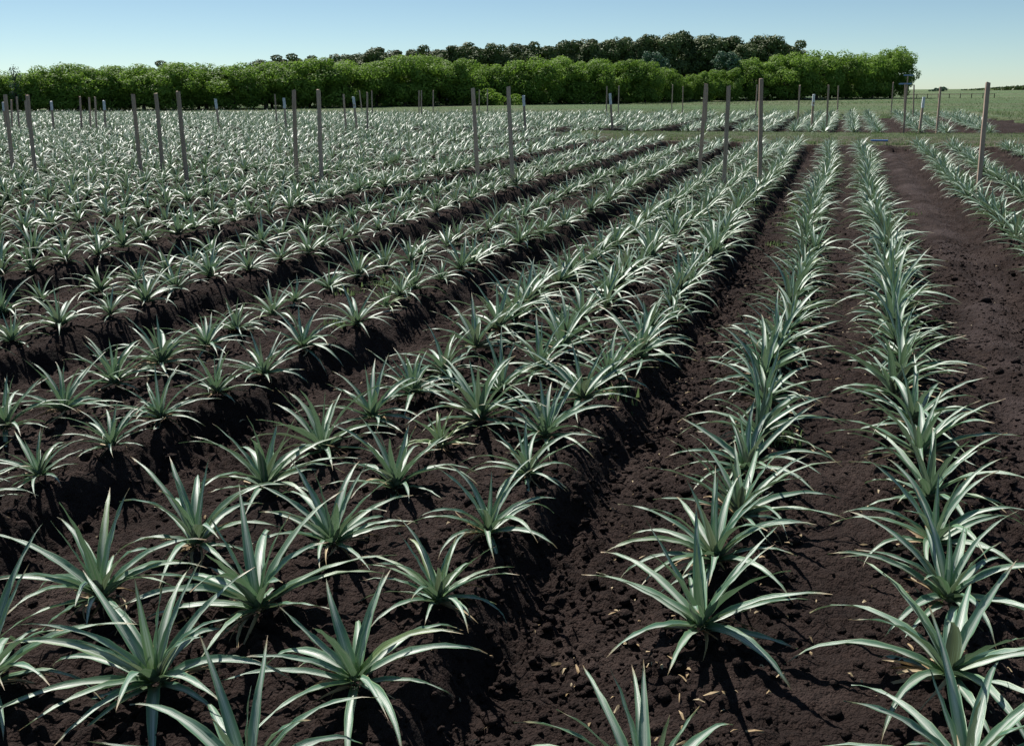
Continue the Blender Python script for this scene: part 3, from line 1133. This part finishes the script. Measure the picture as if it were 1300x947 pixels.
def trunk_mesh(name, seed, h, r0, nlimb, rx, zc):
    r = np.random.default_rng(seed)
    V, Fs = [], []

    def tube(pts, rads, ns=7):
        o_ = len(V)
        for (p, rr) in zip(pts, rads):
            for j in range(ns):
                an = 2 * math.pi * j / ns
                V.append((p[0] + rr * math.cos(an), p[1] + rr * math.sin(an), p[2]))
        for i in range(len(pts) - 1):
            for j in range(ns):
                a, b = o_ + i * ns + j, o_ + i * ns + (j + 1) % ns
                Fs.append((a, b, b + ns, a + ns))
    pts = [(0, 0, -.3)]
    x = y = 0
    for i in range(1, 7):
        x += r.normal(0, .09)
        y += r.normal(0, .09)
        pts.append((x, y, h * i / 6))
    tube(pts, [r0 * (1.25 - .95 * i / 6) for i in range(7)])
    for k in range(nlimb):
        i = int(r.integers(1, 5))
        p = np.array(pts[i])
        an = r.uniform(0, 6.28)
        q = p + np.array([math.cos(an) * rx * r.uniform(.4, .8), math.sin(an) * rx * r.uniform(.4, .8), r.uniform(.1, .34) * h])
        mid = (p + q) / 2 + np.array([0, 0, .08 * h])
        tube([tuple(p), tuple(mid), tuple(q)], [r0 * .5, r0 * .33, r0 * .12], 6)
    me_ = bpy.data.meshes.new(name)
    me_.from_pydata(V, [], Fs)
    me_.polygons.foreach_set('use_smooth', [True] * len(Fs))
    me_.materials.append(M_BARK)
    return me_


# unit trees, 1 = full height of 5 m for the light, 9 m for the dark
LIGHT = [(crown_mesh('light_crown', 40 + i, M_LIGHT, 2.6, 2.45, 2.35, 54, 17000, .19, .42, (.20, .40), -1., True),
          trunk_mesh('light_trunk', 60 + i, 2.9, .16, 9, 2.0, 2.7)) for i in range(5)]
DARK = [(crown_mesh('dark_crown', 140 + i, M_DARKF, 2.3, 4.2, 4.5, 50, 12000, .29, .3, (.12, .26), -1.),
         trunk_mesh('dark_trunk', 160 + i, 5.6, .22, 12, 1.7, 5)) for i in range(4)]
GREY = [(crown_mesh('grey_crown', 240, M_GREYF, 1.5, 1.7, 3.4, 30, 1800, .25, .3, (.2, .36)),
         trunk_mesh('grey_trunk', 260, 4.4, .12, 10, 1.2, 3))]
SPIND = [(crown_mesh('thin_crown', 250, M_GREYF, 1.0, 2.3, 3.2, 26, 420, .2, .3, (.15, .3)),
          trunk_mesh('thin_trunk', 270, 5.0, .10, 16, 1.1, 3))]

def top_of(me_):
    co = np.empty(len(me_.vertices) * 3, dtype=np.float32)
    me_.vertices.foreach_get('co', co)
    return float(np.percentile(co[2::3], 99.7))



def base_line(px):
    return 1.0 + np.interp(px, [-60, 0, 300, 520, 760, 960, 1150], [143.5, 142.3, 138.3, 134.3, 130.8, 127.2, 124.3])


def add_tree(px, top, protos, k, h_ref, label, name, group, back=0.0, wk=1.0, cat='tree'):
    """px, top = where the tree stands / ends in the photograph; back = metres behind the front line"""
    x, y = G(px, base_line(px))
    d = math.hypot(x, y)
    x, y = x * (d + back) / d, y * (d + back) / d
    z = gz(x, y)
    _, vt, dep = proj(x, y, z)
    h = 5.0
    for _ in range(10):
        u, v, _d = proj(x, y, z + h)
        h += (v - top) * dep / F * .98
    root = bpy.data.objects.new(name, None)
    COL.objects.link(root)
    root.empty_display_size = 1
    root.location = (x, y, z - .05)
    cm, tm = protos[k % len(protos)]
    s = h / (top_of(cm) if cm.name.split('_')[0] != 'thin' else h_ref)
    root.scale = (s * wk, s * wk, s)
    root.rotation_euler = (0, 0, rng.uniform(0, 6.28))
    obj('trunk', tm, root)
    obj('crown', cm, root)
    tag(root, label, cat, group)
    return root


GL, GD = 'light green trees along the front of the wood', 'tall dark trees behind the light ones'
front = [(-42, 92, 1.0), (-8, 91, 1.0), (30, 92, 1.0), (64, 85, 1.05), (103, 81.5, 1.1), (143, 84, 1.05), (183, 83, 1.1), (222, 80, 1.1),
         (262, 81.5, 1.1), (300, 82, 1.1), (338, 80.5, 1.1), (374, 77, 1.05), (408, 75, 1.1), (446, 78, 1.0), (478, 79, .95), (512, 71.5, 1.05),
         (550, 71, 1.05), (588, 75, .95), (622, 84, .85), (650, 80, .95), (684, 75, .95), (718, 73, 1.0), (754, 75.5, .9), (792, 77, .95),
         (818, 78, .8), (848, 87, .8), (876, 95, .75), (900, 89, .8), (926, 87, .8), (955, 75, .9), (998, 68.5, .9), (1036, 65.5, .95),
         (1074, 68, .9), (1108, 69, .8), (1131, 61.5, .72)]
for i, (px, top, wk) in enumerate(front):
    h = (base_line(px) - top)
    add_tree(px, top, LIGHT, int(rng.integers(5)), 5.0,
             'light green round-topped tree, %s from the left along the front of the wood' % ordinal(i + 1), 'broadleaf_tree', GL,
             rng.uniform(-1, 1.2), wk * 1.12)
# second, fuller rank behind the first closes the gaps between the stems
for i, px in enumerate(np.arange(-30, 1125, 47.0)):
    tops = np.interp(px, [f[0] for f in front], [f[1] for f in front])
    add_tree(px, tops + 6, LIGHT, int(rng.integers(5)), 5.0,
             'light green tree in the second rank, %s from left, mostly hidden by front trees' % ordinal(i + 1), 'broadleaf_tree',
             'second rank of light green trees', 5.5, 1.15)
dark = [(221, 78), (339, 77), (366, 71), (384, 69.5), (406, 72), (428, 70), (452, 69), (478, 60.5), (502, 64), (520, 64), (540, 59.5),
        (566, 59), (592, 54.5), (614, 57), (636, 59), (657, 57), (674, 58), (690, 54), (712, 53), (732, 53), (748, 50), (768, 51),
        (784, 50), (804, 48), (822, 46), (840, 44.5), (860, 41.5), (880, 45), (898, 45), (916, 49), (934, 47), (952, 51), (974, 45.5), (999, 53)]
for i, (px, top) in enumerate(dark):
    add_tree(px, top, DARK, int(rng.integers(4)), 9.0,
             'dark green narrow-topped tree, %s from the left in the taller back row' % ordinal(i + 1), 'evergreen_tree', GD,
             14 + rng.uniform(-1.5, 2), 1.02 if px > 640 else 1.1)
for i, px in enumerate(np.arange(455, 1000, 36.0)):
    top = np.interp(px, [d_[0] for d_ in dark], [d_[1] for d_ in dark]) + 4
    add_tree(px, top, DARK, int(rng.integers(4)), 9.0,
             'dark green tree of the rearmost rank, %s from left, seen between the dark crowns' % ordinal(i + 1), 'evergreen_tree',
             'rearmost rank of dark trees', 20, 1.2)
add_tree(829, 66, GREY, 0, 5.0, 'pale grey-green tree against the dark row, above the low front trees', 'grey_leaved_tree', 'grey-green trees', 6)
add_tree(921, 66, GREY, 0, 5.0, 'grey-green tree right of centre, between the dark row and front trees', 'grey_leaved_tree', 'grey-green trees', 4, 1.1)
add_tree(24, 80, SPIND, 0, 5.3, 'thin sparse grey tree rising above the light trees at far left', 'bare_tree', None, -2, .8)

# far hedge line and shrubs on the skyline at the right
parts_x = np.linspace(0, 1, 150)
V, vv = [], []
r2 = np.random.default_rng(5)
nq = 2600
tt_ = r2.random(nq)
dd = 262
px_ = 1238 + tt_ * 140
hx = np.interp(px_, [1238, 1262, 1300, 1380], [.15, .5, 1.0, 1.4])
rt = (px_ - 650) / math.hypot(F, CY - 114.5) * dd
P = np.stack([FW[0] * dd + RT[0] * rt, FW[1] * dd + RT[1] * rt, np.zeros(nq)], -1)
P[:, :2] += r2.normal(0, 1.5, (nq, 2))
P[:, 2] = terrain(P[:, 0], P[:, 1]) + r2.random(nq) * hx
a = r2.normal(0, 1, (nq, 3)); a /= np.linalg.norm(a, axis=1)[:, None]
b = np.cross(a, r2.normal(0, 1, (nq, 3))); b /= np.linalg.norm(b, axis=1)[:, None]
V = np.stack([P - a * .35, P - b * .3, P + a * .35, P + b * .3], 1).reshape(-1, 3)
o = obj('distant_hedge', mesh_np('distant_hedge', V, np.arange(len(V)).reshape(-1, 4), M_DARKF, None, np.repeat(r2.random(nq), 4), False))
tag(o, 'thin dark line of far-off hedge on the right skyline', 'hedge', None, 'stuff')
SH = crown_mesh('shrub_crown', 333, M_GREYF, 1.6, .55, .5, 20, 500, .3, .3, (.3, .5))
for i, (px, s_) in enumerate([(1186, .5), (1197, 1.0)]):
    rt = (px - 650) / math.hypot(F, CY - 114.5) * 235
    x, y = FW[0] * 235 + RT[0] * rt, FW[1] * 235 + RT[1] * rt
    root = bpy.data.objects.new('shrub', None)
    COL.objects.link(root)
    root.location = (x, y, gz(x, y))
    root.scale = (s_, s_, s_)
    obj('foliage', SH, root)
    tag(root, ['tiny shrub on the skyline just left of the larger one', 'larger low shrub on the skyline, right of the tree row'][i], 'shrub', 'shrubs on the skyline')
# bright low bushes at the foot of the trees near the middle
BU = crown_mesh('bush_crown', 334, M_LIGHT, 1.3, .8, .75, 22, 1500, .2, .3, (.3, .5))
for i, (px, s_) in enumerate([(620, 1.2), (630, .9), (655, .8)]):
    x, y = G(px, base_line(px) + 1.0)
    root = bpy.data.objects.new('bush', None)
    COL.objects.link(root)
    root.location = (x, y, gz(x, y))
    root.scale = (s_, s_, s_)
    obj('foliage', BU, root)
    tag(root, '%s of three low bright bushes at the foot of the trees, left to right' % ordinal(i + 1), 'bush', 'low bushes at the foot of the trees')
